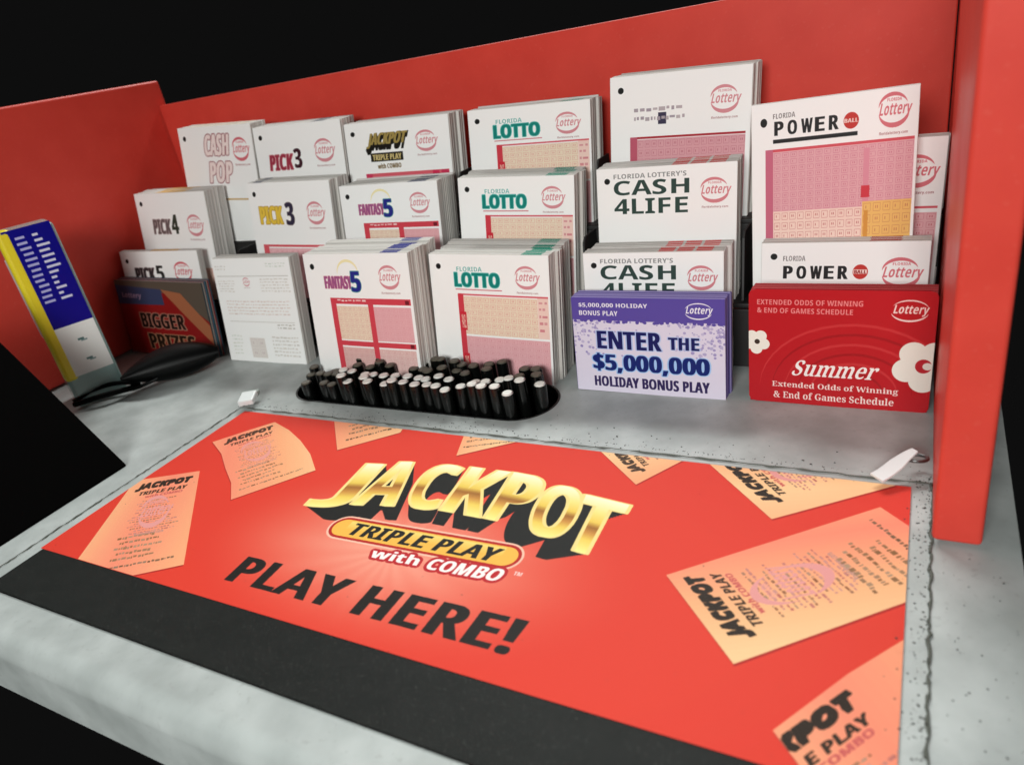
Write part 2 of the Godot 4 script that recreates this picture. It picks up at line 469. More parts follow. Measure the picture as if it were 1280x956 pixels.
func ticket(im: Image, outline: Array, frame: Array, seed_no: int) -> void:
	# frame: far-left, far-right, near-right, near-left corner of the whole ticket, text runs from its first edge down
	rng.seed = seed_no
	var poly := []
	for p in outline:
		poly.append(pt(p))
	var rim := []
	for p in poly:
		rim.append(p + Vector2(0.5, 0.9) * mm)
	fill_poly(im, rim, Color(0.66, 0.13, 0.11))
	fill_poly(im, poly, Color(0.95, 0.76, 0.58))
	var q := pts4(frame)
	var clip := PackedVector2Array(poly)
	# the ticket paper runs from cream to peach in fine printed bands
	for k in 48:
		var f := k / 48.0
		var band := PackedVector2Array([at_quad(q, Vector2(-0.8 + f * 2.6, -0.1)), at_quad(q, Vector2(-0.8 + f * 2.6 + 0.07, -0.1)), at_quad(q, Vector2(-1.4 + f * 2.6 + 0.07, 1.1)), at_quad(q, Vector2(-1.4 + f * 2.6, 1.1))])
		var tone := ramp([[0.0, Color(0.94, 0.54, 0.43)], [0.30, Color(0.95, 0.66, 0.48)], [0.55, Color(0.96, 0.78, 0.58)], [0.75, Color(0.95, 0.69, 0.50)], [1.0, Color(0.94, 0.54, 0.43)]], fposmod(f + seed_no * 0.13, 1.0))
		for piece in Geometry2D.intersect_polygons(clip, band):
			fill_poly(im, Array(piece), tone)
	var marks := Image.create_empty(256, 420, false, Image.FORMAT_RGBA8)
	for j in 4:
		word(marks, "JACKPOT", heavy, 0.16, 0.05 + j * 0.006, 0.86, 0.125 + j * 0.006, Color(0.16, 0.10, 0.06), 0.4)
	word(marks, "TRIPLE PLAY", heavy, 0.22, 0.155, 0.84, 0.195, Color(0.20, 0.13, 0.08), 0.3)
	word(marks, "with COMBO", heavy, 0.32, 0.205, 0.80, 0.235, Color(0.78, 0.36, 0.34), 0.2)
	for j in 15:
		scribble(marks, 0.2 + rng.randf() * 0.14, 0.27 + j * 0.024, 0.84 - rng.randf() * 0.2, 0.30 + j * 0.024, 1, Color(0.72, 0.40, 0.36) if j % 3 else Color(0.55, 0.34, 0.22))
	emblem(marks, 0.5, 0.40, 0.42, Color(0.86, 0.50, 0.48))
	for j in 5:
		scribble(marks, 0.16 + 0.04 * (j % 2), 0.63 + j * 0.05, 0.6 + 0.06 * (j % 3), 0.685 + j * 0.05, 1, Color(0.52, 0.36, 0.22))
	scribble(marks, 0.12, 0.90, 0.9, 0.945, 1, Color(0.40, 0.28, 0.18))
	for y in marks.get_height():
		for x in marks.get_width():
			var c := marks.get_pixel(x, y)
			if c.a > 0.5:
				var a := at_quad(q, Vector2(x / 256.0, y / 420.0))
				if Geometry2D.is_point_in_polygon(a, clip):
					var b := at_quad(q, Vector2((x + 1.0) / 256.0, (y + 1.0) / 420.0))
					var e := at_quad(q, Vector2((x + 1.0) / 256.0, y / 420.0))
					var lo := a.min(b).min(e)
					var hi := a.max(b).max(e)
					im.fill_rect(Rect2i(int(lo.x), int(lo.y), maxi(1, int(round(hi.x - lo.x))), maxi(1, int(round(hi.y - lo.y)))), c)

func poster_print() -> StandardMaterial3D:
	var wide := 4096
	mm = wide / POSTER.x
	var high := int(POSTER.y * mm)
	# red ground with a pale sunburst of rays round the logo
	var small := Image.create_empty(640, int(640 * POSTER.y / POSTER.x), false, Image.FORMAT_RGB8)
	for y in small.get_height():
		for x in small.get_width():
			var p := Vector2(x, y) * POSTER.x / 640.0
			var d := p - Vector2(196, 96)
			var a := d.angle()
			var rays := 0.5 + 0.5 * sin(a * 17.0 + 0.6 * sin(a * 5.0))
			var r := sqrt(pow(d.x / 118.0, 2) + pow(d.y / 60.0, 2))
			var glow := clampf(1.0 - r, 0.0, 1.0)
			glow = glow * glow * (3.0 - 2.0 * glow) * (0.90 + 0.10 * rays)
			var col := Color(0.86, 0.225, 0.16).lerp(Color(0.94, 0.62, 0.53), glow)
			col = col.lerp(Color(0.77, 0.16, 0.13), clampf((r - 1.3) * 0.35, 0.0, 0.35))
			small.set_pixel(x, y, col)
	small.resize(wide, high, Image.INTERPOLATE_CUBIC)
	var im := small
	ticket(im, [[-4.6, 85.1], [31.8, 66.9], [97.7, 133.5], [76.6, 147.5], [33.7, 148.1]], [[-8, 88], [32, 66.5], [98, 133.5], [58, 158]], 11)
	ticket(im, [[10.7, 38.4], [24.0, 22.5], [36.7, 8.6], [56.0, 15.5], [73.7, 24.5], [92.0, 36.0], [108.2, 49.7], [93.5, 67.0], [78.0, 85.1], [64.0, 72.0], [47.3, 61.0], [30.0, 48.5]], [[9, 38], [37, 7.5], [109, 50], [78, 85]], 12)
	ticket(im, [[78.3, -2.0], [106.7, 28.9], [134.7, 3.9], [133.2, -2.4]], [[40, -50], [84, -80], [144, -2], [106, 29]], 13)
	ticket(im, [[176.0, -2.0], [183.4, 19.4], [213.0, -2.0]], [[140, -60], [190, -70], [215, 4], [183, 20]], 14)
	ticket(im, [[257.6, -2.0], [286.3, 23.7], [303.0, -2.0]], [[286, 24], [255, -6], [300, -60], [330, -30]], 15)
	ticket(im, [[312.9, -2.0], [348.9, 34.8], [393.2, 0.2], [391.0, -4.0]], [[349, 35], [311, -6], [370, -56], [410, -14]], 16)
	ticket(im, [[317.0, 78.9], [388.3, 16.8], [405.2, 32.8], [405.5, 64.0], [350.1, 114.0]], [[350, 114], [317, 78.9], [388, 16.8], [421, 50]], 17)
	ticket(im, [[366.0, 135.0], [384.1, 107.0], [399.9, 86.4], [405.0, 147.5], [378.0, 147.5]], [[340, 170], [384, 106], [460, 140], [420, 200]], 18)
	# the headline: black blocks running back, then gold faces
	var quads := {
		"J": [[123.0, 39.2], [146.3, 35.7], [149.5, 75.0], [127.0, 78.9]], "A": [[146.2, 33.1], [170.5, 28.5], [174.6, 67.4], [152.0, 71.7]],
		"C": [[172.9, 29.6], [193.1, 27.1], [199.2, 65.2], [181.1, 67.4]], "K": [[198.1, 27.3], [221.5, 27.2], [223.4, 64.8], [201.8, 64.5]],
		"P": [[222.9, 26.9], [243.4, 28.3], [242.6, 65.6], [226.8, 64.6]], "O": [[244.2, 31.6], [265.6, 33.3], [268.7, 70.1], [249.9, 69.5]],
		"T": [[266.2, 36.4], [288.5, 39.4], [287.5, 76.4], [270.5, 74.1]]}
	var away := pt([213.1, 112.0])
	for k in range(16, -1, -1):
		for l in quads:
			var q := pts4(quads[l])
			for i in 4:
				q[i] = q[i].lerp(away, 0.0135 * k)
			ink(im, l, heavy, q, Color(0.06, 0.05, 0.05))
	for l in quads:
		var q := pts4(quads[l])
		for k in 10:
			ink(im, l, heavy, q, Color(0.97, 0.86, 0.55), Vector2.from_angle(TAU * k / 10) * 0.55 * mm)
	for l in quads:
		ink_ramp(im, l, heavy, pts4(quads[l]), [[0.0, Color(0.98, 0.96, 0.84)], [0.28, Color(0.96, 0.88, 0.52)], [0.46, Color(0.92, 0.78, 0.34)], [0.56, Color(0.62, 0.40, 0.16)], [0.66, Color(0.80, 0.56, 0.26)], [0.78, Color(0.93, 0.80, 0.36)], [1.0, Color(0.98, 0.93, 0.58)]])
	# the pill under it
	for ring in [[0.0, Color(0.95, 0.75, 0.66)], [1.1, Color(0.70, 0.10, 0.09)], [2.6, Color(0.96, 0.72, 0.30)]]:
		var grow: float = ring[0]
		var pill := []
		for k in 17:
			var t := -PI / 2 + PI * k / 16.0
			pill.append(pt([248.5 + cos(t) * (8.6 - grow), 86.1 + sin(t) * (8.6 - grow)]))
		for k in 17:
			var t := PI / 2 + PI * k / 16.0
			pill.append(pt([160.5 + cos(t) * (8.6 - grow), 88.4 + sin(t) * (8.6 - grow)]))
		fill_poly(im, pill, ring[1])
	for k in 5:
		var v := 0.18 * k
		fill_poly(im, [pt([162, 83.3 + v * 6]), pt([247, 81.0 + v * 6]), pt([247, 82.2 + v * 6]), pt([162, 84.4 + v * 6])], Color(0.96, 0.72, 0.30).lerp(Color(0.98, 0.88, 0.52), 0.7 - 0.14 * k))
	ink(im, "TRIPLE PLAY", heavy, [pt([165.9, 83.6]), pt([246.5, 82.0]), pt([244.4, 90.8]), pt([164.6, 92.4])], Color(0.07, 0.05, 0.05))
	for w in [["with", [[187.0, 97.2], [212.0, 96.1], [212.8, 102.4], [187.2, 103.4]]], ["COMBO", [[218.2, 95.9], [253.6, 93.6], [252.4, 101.2], [217.6, 102.9]]]]:
		var q := pts4(w[1])
		for k in 14:
			ink(im, w[0], heavy, q, Color(0.72, 0.10, 0.14), Vector2.from_angle(TAU * k / 14) * 1.5 * mm)
		ink(im, w[0], heavy, q, Color(0.97, 0.93, 0.92))
	ink(im, "TM", sans, pts4([[257.4, 93.5], [261.0, 93.4], [261.0, 95.6], [257.4, 95.7]]), Color(0.97, 0.9, 0.88))
	ink(im, "PLAY HERE!", heavy, pts4([[127.7, 119.0], [275.0, 116.6], [274.0, 134.6], [128.4, 136.1]]), Color(0.09, 0.055, 0.05))
	im.resize(2048, int(2048 * POSTER.y / POSTER.x), Image.INTERPOLATE_LANCZOS)
	var m := print_exact(im, 0.5)
	m.metallic_specular = 0.15
	return m

# ---------------------------------------------------------------- stacks of paper
# one sheet leaning back, its foot at z, its head cut into white and printed lengths
func sheet(st: SurfaceTool, x0: float, x1: float, top: float, z: float, thick: float, lean: float, col: Color, marks: Array) -> void:
	var zt := z - top * tan(lean)
	var front := Vector3(0, sin(lean), cos(lean))
	var b := Vector3(0, 0, -thick)
	var p := [Vector3(x0, 0, z), Vector3(x1, 0, z), Vector3(x1, top, zt), Vector3(x0, top, zt)]
	quad(st, p[0], p[1], p[2], p[3], front, col)
	quad(st, p[0] + b, p[1] + b, p[2] + b, p[3] + b, -front, col)
	quad(st, p[0], p[0] + b, p[3] + b, p[3], Vector3.LEFT, col)
	quad(st, p[1], p[1] + b, p[2] + b, p[2], Vector3.RIGHT, col)
	quad(st, p[0], p[1], p[1] + b, p[0] + b, Vector3.DOWN, col)
	var cuts := [0.0]
	var cols := []
	for k in marks:
		cuts.append_array([k[0], k[1]])
		cols.append_array([col, k[2]])
	cuts.append(1.0)
	cols.append(col)
	for i in cols.size():
		var a := Vector3(lerpf(x0, x1, cuts[i]), top, zt)
		var c := Vector3(lerpf(x0, x1, cuts[i + 1]), top, zt)
		quad(st, a, c, c + b, a + b, Vector3.UP, cols[i])

# a printed sheet with a slight bow; corner: radius of its corners
func face(st: SurfaceTool, w: float, top: float, z: float, lean: float, bow: float, corner := 0.0) -> void:
	var n := 8
	var hl := top / cos(lean)
	var up := Vector3(0, cos(lean), -sin(lean))
	var out := Vector3(0, sin(lean), cos(lean))
	var grid := []
	for j in n + 1:
		for i in n + 1:
			var u := float(i) / n
			var v := float(j) / n
			if corner > 0.0:
				u = [0.0, 0.015, 0.045, 0.2, 0.5, 0.8, 0.955, 0.985, 1.0][i]
				v = [0.0, 0.015, 0.045, 0.2, 0.5, 0.8, 0.955, 0.985, 1.0][j]
			var x := (u - 0.5) * w
			var y := v * hl
			if corner > 0.0:
				var q := Vector2(x, y)
				var inner := q.clamp(Vector2(-w / 2 + corner, corner), Vector2(w / 2 - corner, hl - corner))
				if (q - inner).length() > corner:
					q = inner + (q - inner).normalized() * corner
				x = q.x
				y = q.y
			grid.append([Vector3(x, 0, z) + up * y + out * (bow * sin(PI * u) * (0.3 + 0.7 * sin(PI * v)) + 0.0003), Vector2(x / w + 0.5, 1.0 - y / hl)])
	for j in n:
		for i in n:
			var k := [j * (n + 1) + i, j * (n + 1) + i + 1, (j + 1) * (n + 1) + i + 1, (j + 1) * (n + 1) + i]
			tri(st, [grid[k[0]][0], grid[k[1]][0], grid[k[2]][0]], [out, out, out], [grid[k[0]][1], grid[k[1]][1], grid[k[2]][1]], Color.WHITE)
			tri(st, [grid[k[0]][0], grid[k[2]][0], grid[k[3]][0]], [out, out, out], [grid[k[0]][1], grid[k[2]][1], grid[k[3]][1]], Color.WHITE)

var paper: StandardMaterial3D

# d: name, label, category, x0, x1, yl, yr (head of the front sheet at its two ends), z (head), base, thick, lean in degrees, print, marks, pile colours
func stack(d: Dictionary) -> void:
	rng.seed = hash(d.label)
	var lean := deg_to_rad(d.get("lean", 10.0))
	var w: float = d.x1 - d.x0
	var top: float = (d.yl + d.yr) / 2.0 - d.base
	var foot: float = d.z + top * tan(lean)
	var t := thing(d.name, d.label, d.category, Vector3((d.x0 + d.x1) / 2.0, d.base, foot), d.get("turn", 0.0), d.group)
	t.rotation.z = atan((d.yr - d.yl) / w) * 0.8
	var st := start()
	face(st, w, top, 0.0, lean, d.get("bow", 0.0007), d.get("corner", 0.0))
	obj(d.get("front", "printed_slip"), st, d.print, t)
	st = start()
	var step: float = d.get("step", 0.0009)
	var n := int(d.thick / step)
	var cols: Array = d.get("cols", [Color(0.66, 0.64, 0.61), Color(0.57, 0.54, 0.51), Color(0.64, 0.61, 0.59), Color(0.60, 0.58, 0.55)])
	var shift := 0.0
	var drop := 0.0
	var next := rng.randi_range(8, 14)
	for k in n:
		if k == next:
			shift = rng.randf_range(-0.0012, 0.0022)
			drop = rng.randf_range(-0.0008, 0.0006)
			next += rng.randi_range(7, 13)
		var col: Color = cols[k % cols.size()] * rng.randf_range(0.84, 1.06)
		col.a = 1.0
		var j := rng.randf_range(-0.00035, 0.00035) + shift
		var tall := top + rng.randf_range(-0.00025, 0.00015) + drop - (0.0004 if k == 0 else 0.0)
		if d.get("corner", 0.0) > 0.0:
			sheet(st, -w / 2 + 0.0006 + j * 0.4, w / 2 - 0.0006 + j * 0.4, tall - 0.0016, -k * step, step * 0.9, lean, col, [])
		else:
			sheet(st, -w / 2 + j, w / 2 + j, tall, -k * step, step * 0.985, lean, col, d.get("marks", []))
	var pile := obj(d.get("pile", "slip_pile"), st, paper, t)
	pile.set_meta("kind", "stuff")

# ---------------------------------------------------------------- scene
func _ready() -> void:
	var cam := Camera3D.new()
	cam.name = "camera"
	cam.fov = 55.504
	cam.near = 0.01
	cam.far = 60.0
	var fwd := Vector3(-0.4776, -0.4302, -0.766)
	var up := Vector3(-0.061, 0.8861, -0.4596)
	cam.transform = Transform3D(Basis(fwd.cross(up).normalized(), up.normalized(), -fwd.normalized()).orthonormalized(), Vector3(0, 0.2, 0))
	var lens := CameraAttributesPhysical.new()
	lens.frustum_focal_length = 22.805
	lens.exposure_aperture = 10.0
	lens.frustum_focus_distance = 0.40
	cam.attributes = lens
	add_child(cam)

	var env := Environment.new()
	env.background_mode = Environment.BG_COLOR
	env.background_color = Color(0.055, 0.055, 0.055)
	env.tonemap_mode = Environment.TONE_MAPPER_LINEAR
	env.tonemap_exposure = 1.0
	env.ssao_enabled = true
	env.ssil_enabled = true
	env.sdfgi_enabled = true
	var we := WorldEnvironment.new()
	we.name = "world"
	we.environment = env
	add_child(we)

	light_panel(Vector3(-0.02, 0.42, 0.52), Vector3(-0.16, 0.08, -0.35), Vector2(0.36, 0.26), 0.70, "small white light panel beside the camera, in front of the red post")  # key lamp added out of view to light the slip fronts and post
	light_panel(Vector3(-0.75, 1.80, -1.75), Vector3(-0.30, 0.0, -0.33), Vector2(1.5, 0.24), 4.9, "long white tube light above and behind the slip display")
	light_panel(Vector3(-1.05, 1.95, 0.10), Vector3(-0.30, 0.0, -0.30), Vector2(0.8, 0.4), 0.3, "white ceiling panel straight above the counter")  # weak lamp added overhead to brighten the tops of the stacks

	fonts()
	paper = StandardMaterial3D.new()
	paper.vertex_color_use_as_albedo = true
	paper.roughness = 0.85
	paper.metallic_specular = 0.2

	build_counter()
	build_case()
	build_poster()
	build_stacks()
	build_pencils()
	build_corner_things()

func fonts() -> void:
	var a := SystemFont.new()
	a.font_names = PackedStringArray(["Droid Sans"])
	a.font_weight = 700
	sans = a
	var b := SystemFont.new()
	b.font_names = PackedStringArray(["Droid Serif"])
	b.font_weight = 700
	serif = b
	heavy = a.duplicate()
	var d := SystemFont.new()
	d.font_names = PackedStringArray(["Droid Sans"])
	d.font_weight = 400
	light = d

func light_panel(at: Vector3, aim: Vector3, size: Vector2, energy: float, label: String) -> void:
	var t := thing("light_panel", label, "light panel", at, 0.0, "lamps of the shop")
	t.look_at_from_position(at, aim, Vector3.UP)
	var st := start()
	rbox(st, Vector3(0, 0, 0.04), Vector3(size.x + 0.06, size.y + 0.06, 0.06), 0.01)
	obj("housing", st, plain(Color(0.8, 0.8, 0.8), 0.5), t)
	var glow := plain(Color(0.9, 0.9, 0.9), 0.6)
	glow.emission_enabled = true
	glow.emission = Color(1.0, 0.98, 0.94)
	glow.emission_energy_multiplier = 1.0
	st = start()
	rbox(st, Vector3(0, 0, 0.004), Vector3(size.x, size.y, 0.008), 0.003)
	obj("diffuser", st, glow, t)
	var l := AreaLight3D.new()
	l.name = "lamp"
	l.area_size = size
	l.light_energy = energy
	l.light_color = Color(0.985, 1.0, 0.985)
	l.shadow_enabled = true
	t.add_child(l, true)
	l.position = Vector3(0, 0, -0.006)

func plain(c: Color, rough: float, metal := 0.0) -> StandardMaterial3D:
	var m := StandardMaterial3D.new()
	m.albedo_color = c
	m.roughness = rough
	m.metallic = metal
	return m

func noise_map(freq: float, stops: Array, seed_no: int, size := 512, octaves := 4) -> NoiseTexture2D:
	var f := FastNoiseLite.new()
	f.seed = seed_no
	f.frequency = freq
	f.fractal_octaves = octaves
	var t := NoiseTexture2D.new()
	t.width = size
	t.height = size
	t.seamless = true
	t.noise = f
	var g := Gradient.new()
	g.offsets = PackedFloat32Array(stops.map(func(s): return s[0]))
	g.colors = PackedColorArray(stops.map(func(s): return s[1]))
	t.color_ramp = g
	return t

func speckled(a: Color, b: Color, dirt: Color, rough: float, per_metre: float, seed_no: int) -> StandardMaterial3D:
	var m := plain(Color.WHITE, rough)
	m.albedo_texture = noise_map(0.011, [[0.15, a], [0.85, b]], seed_no, 1024, 8)
	m.uv1_triplanar = true
	m.uv1_world_triplanar = true
	m.uv1_scale = Vector3.ONE * per_metre
	m.detail_enabled = true
	m.metallic_specular = 0.3
	var spots := noise_map(0.09, [[0.0, Color(dirt, 0.5)], [0.17, Color(dirt, 0.4)], [0.25, Color(dirt, 0.0)], [1.0, Color(dirt, 0.0)]], seed_no + 3, 1024, 3)
	m.detail_albedo = spots
	m.detail_uv_layer = BaseMaterial3D.DETAIL_UV_1
	m.roughness_texture = noise_map(0.012, [[0.0, Color(0.75, 0.75, 0.75)], [1.0, Color(1, 1, 1)]], seed_no + 5, 512)
	return m

const SLOT := [-0.358, -0.204, -0.334, 0.0225]  # two centres on x, centre on z, radius

func build_counter() -> void:
	var m := speckled(Color(0.62, 0.64, 0.635), Color(0.715, 0.735, 0.73), Color(0.60, 0.61, 0.605), 0.42, 2.4, 5)
	var st := start()
	var xl := -0.70
	var xr := 0.040
	var zb := -0.52
	var zf := -0.099
	# top sheet in two halves round the pencil slot
	for side in [-1.0, 1.0]:
		var poly := PackedVector2Array()
		poly.append(Vector2(xl, SLOT[2]))
		poly.append(Vector2(SLOT[0] - SLOT[3], SLOT[2]))
		for k in range(1, 13):
			var t := PI - PI / 2 * k / 12.0
			poly.append(Vector2(SLOT[0] + cos(t) * SLOT[3], SLOT[2] + side * sin(t) * SLOT[3]))
		for k in range(0, 13):
			var t := PI / 2 - PI / 2 * k / 12.0
			poly.append(Vector2(SLOT[1] + cos(t) * SLOT[3], SLOT[2] + side * sin(t) * SLOT[3]))
		poly.append(Vector2(xr, SLOT[2]))
		poly.append(Vector2(xr, zf if side > 0 else zb))
		poly.append(Vector2(xl, zf if side > 0 else zb))
		var t3 := Geometry2D.triangulate_polygon(poly)
		for i in range(0, t3.size(), 3):
			var p := []
			for k in 3:
				p.append(Vector3(poly[t3[i + k]].x, 0, poly[t3[i + k]].y))
			tri(st, p, [Vector3.UP, Vector3.UP, Vector3.UP], [Vector2.ZERO, Vector2.ZERO, Vector2.ZERO], Color.WHITE)
	# rolled front edge, then the apron
	var prof := []
	for k in 9:
		var t := PI / 2 * k / 8.0
		prof.append([Vector2(zf + sin(t) * 0.010, -0.010 + cos(t) * 0.010), Vector3(0, cos(t), sin(t))])
	prof.append([Vector2(zf + 0.010, -0.034), Vector3(0, 0, 1)])
	prof.append([Vector2(zf + 0.004, -0.036), Vector3(0, -1, 0)])
	prof.append([Vector2(zb, -0.036), Vector3(0, -1, 0)])
	for i in prof.size() - 1:
		var a: Vector2 = prof[i][0]
		var b: Vector2 = prof[i + 1][0]
		var na: Vector3 = prof[i][1]
		var nb: Vector3 = prof[i + 1][1]
		if i >= 8:
			na = Vector3(0, 0, 1) if i == 8 else Vector3.DOWN
			nb = na
		var p := [Vector3(xl, a.y, a.x), Vector3(xr, a.y, a.x), Vector3(xr, b.y, b.x), Vector3(xl, b.y, b.x)]
		var uv := [Vector2.ZERO, Vector2.ZERO, Vector2.ZERO]
		tri(st, [p[0], p[1], p[2]], [na, na, nb], uv, Color.WHITE)
		tri(st, [p[0], p[2], p[3]], [na, nb, nb], uv, Color.WHITE)
	quad(st, Vector3(xl, 0, zb), Vector3(xr, 0, zb), Vector3(xr, -0.036, zb), Vector3(xl, -0.036, zb), Vector3.FORWARD)
	for x in [xl, xr]:
		quad(st, Vector3(x, 0, zb), Vector3(x, 0, zf), Vector3(x, -0.036, zf), Vector3(x, -0.036, zb), Vector3(signf(x - (xl + xr) / 2), 0, 0))
	var top := obj("counter_top", st, m)
	top.set_meta("kind", "structure")
	# black well of the pencil slot
	st = start()
	var ring := []
	for k in 48:
		var t := TAU * k / 48.0
		var cx: float = SLOT[1] if cos(t) > 0 else SLOT[0]
		ring.append(Vector3(cx + cos(t) * SLOT[3], 0, SLOT[2] + sin(t) * SLOT[3]))
	for k in 48:
		var a: Vector3 = ring[k]
		var b: Vector3 = ring[(k + 1) % 48]
		var n := (Vector3((SLOT[0] + SLOT[1]) / 2, 0, SLOT[2]) - (a + b) / 2).normalized()
		quad(st, a, b, b + Vector3(0, -0.05, 0), a + Vector3(0, -0.05, 0), n)
		tri(st, [a + Vector3(0, -0.05, 0), b + Vector3(0, -0.05, 0), Vector3(-0.281, -0.05, SLOT[2])], [Vector3.UP, Vector3.UP, Vector3.UP], [Vector2.ZERO, Vector2.ZERO, Vector2.ZERO], Color.WHITE)
	# thin rim round the hole
	for k in 48:
		var l := (k + 1) % 48
		var mid := Vector3((SLOT[0] + SLOT[1]) / 2, 0, SLOT[2])
		var a: Vector3 = ring[k]
		var b: Vector3 = ring[l]
		var oa := Vector3(0, 0, 0.0012 * signf(a.z - mid.z)) if absf(a.x - mid.x) < 0.077 else (a - Vector3(SLOT[1] if a.x > mid.x else SLOT[0], 0, SLOT[2])).normalized() * 0.0012
		var ob := Vector3(0, 0, 0.0012 * signf(b.z - mid.z)) if absf(b.x - mid.x) < 0.077 else (b - Vector3(SLOT[1] if b.x > mid.x else SLOT[0], 0, SLOT[2])).normalized() * 0.0012
		var h := Vector3(0, 0.0003, 0)
		quad(st, a + h, b + h, b + ob + h, a + oa + h, Vector3.UP)
		quad(st, a + oa + h, b + ob + h, b + ob, a + oa, oa.normalized())
		quad(st, a + h, b + h, b - h, a - h, -oa.normalized())
	var well := obj("pencil_well", st, plain(Color(0.05, 0.05, 0.052), 0.5))
	tag(well, "black oval pencil cup sunk into the grey counter", "pencil cup")

func build_case() -> void:
	var red := speckled(Color(0.82, 0.258, 0.215), Color(0.85, 0.282, 0.235), Color(0.84, 0.33, 0.28), 0.5, 2.2, 61)
	var t := thing("slip_display", "red painted open display case standing on the grey counter", "display case", Vector3(-0.305, 0, -0.36))
	var o := -t.position
	for s in [[0.0117, 0.0275], [-0.636, -0.620]]:
		var st := start()
		var w: float = s[1] - s[0]
		rbox(st, Vector3((s[0] + s[1]) / 2, 0.1085, -0.3745) + o, Vector3(w, 0.213, 0.235), 0.0022)
		var board := obj("side_panel", st, red, t)
		st = start()
		rbox(st, Vector3((s[0] + s[1]) / 2, 0.1085, -0.2565) + o, Vector3(w + 0.0004, 0.2134, 0.005), 0.0018)
		obj("edge_band", st, red, board)
	var st := start()
	rbox(st, Vector3(-0.304, 0.098, -0.486) + o, Vector3(0.630, 0.192, 0.008), 0.001)
	obj("back_panel", st, red, t)
	# added rack under the slips, coloured black so the gaps read as shade
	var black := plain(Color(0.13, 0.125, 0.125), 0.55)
	t = thing("shade_dark_rack", "black plastic stepped rack between and under the slip stacks", "rack", Vector3(-0.305, 0, -0.43))
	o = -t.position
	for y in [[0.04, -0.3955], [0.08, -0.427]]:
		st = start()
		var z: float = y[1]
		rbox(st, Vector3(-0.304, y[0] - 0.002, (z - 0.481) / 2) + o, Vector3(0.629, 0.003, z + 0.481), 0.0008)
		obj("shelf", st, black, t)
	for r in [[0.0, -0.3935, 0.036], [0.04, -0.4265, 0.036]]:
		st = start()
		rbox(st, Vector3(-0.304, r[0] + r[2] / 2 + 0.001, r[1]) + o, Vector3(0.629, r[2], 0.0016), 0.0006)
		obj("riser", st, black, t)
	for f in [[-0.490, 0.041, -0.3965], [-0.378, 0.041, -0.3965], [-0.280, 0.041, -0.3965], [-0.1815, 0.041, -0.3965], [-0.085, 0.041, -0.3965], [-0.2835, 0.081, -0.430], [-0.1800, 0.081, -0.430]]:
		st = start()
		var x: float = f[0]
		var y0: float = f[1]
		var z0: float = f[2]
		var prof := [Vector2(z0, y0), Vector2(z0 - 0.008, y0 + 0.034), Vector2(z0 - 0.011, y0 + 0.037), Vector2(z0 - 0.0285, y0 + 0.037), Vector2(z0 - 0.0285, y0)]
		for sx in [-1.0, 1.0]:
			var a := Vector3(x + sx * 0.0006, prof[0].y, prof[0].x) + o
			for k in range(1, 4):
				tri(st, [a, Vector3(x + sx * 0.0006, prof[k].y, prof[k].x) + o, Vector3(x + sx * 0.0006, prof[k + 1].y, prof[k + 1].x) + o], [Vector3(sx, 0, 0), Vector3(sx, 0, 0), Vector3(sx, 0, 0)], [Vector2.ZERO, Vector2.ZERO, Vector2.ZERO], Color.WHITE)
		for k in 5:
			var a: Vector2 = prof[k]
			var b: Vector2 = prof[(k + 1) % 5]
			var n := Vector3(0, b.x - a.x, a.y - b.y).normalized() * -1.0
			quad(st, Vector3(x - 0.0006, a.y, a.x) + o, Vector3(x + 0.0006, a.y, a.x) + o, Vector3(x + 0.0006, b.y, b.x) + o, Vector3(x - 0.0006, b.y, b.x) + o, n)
		obj("divider", st, black, t)

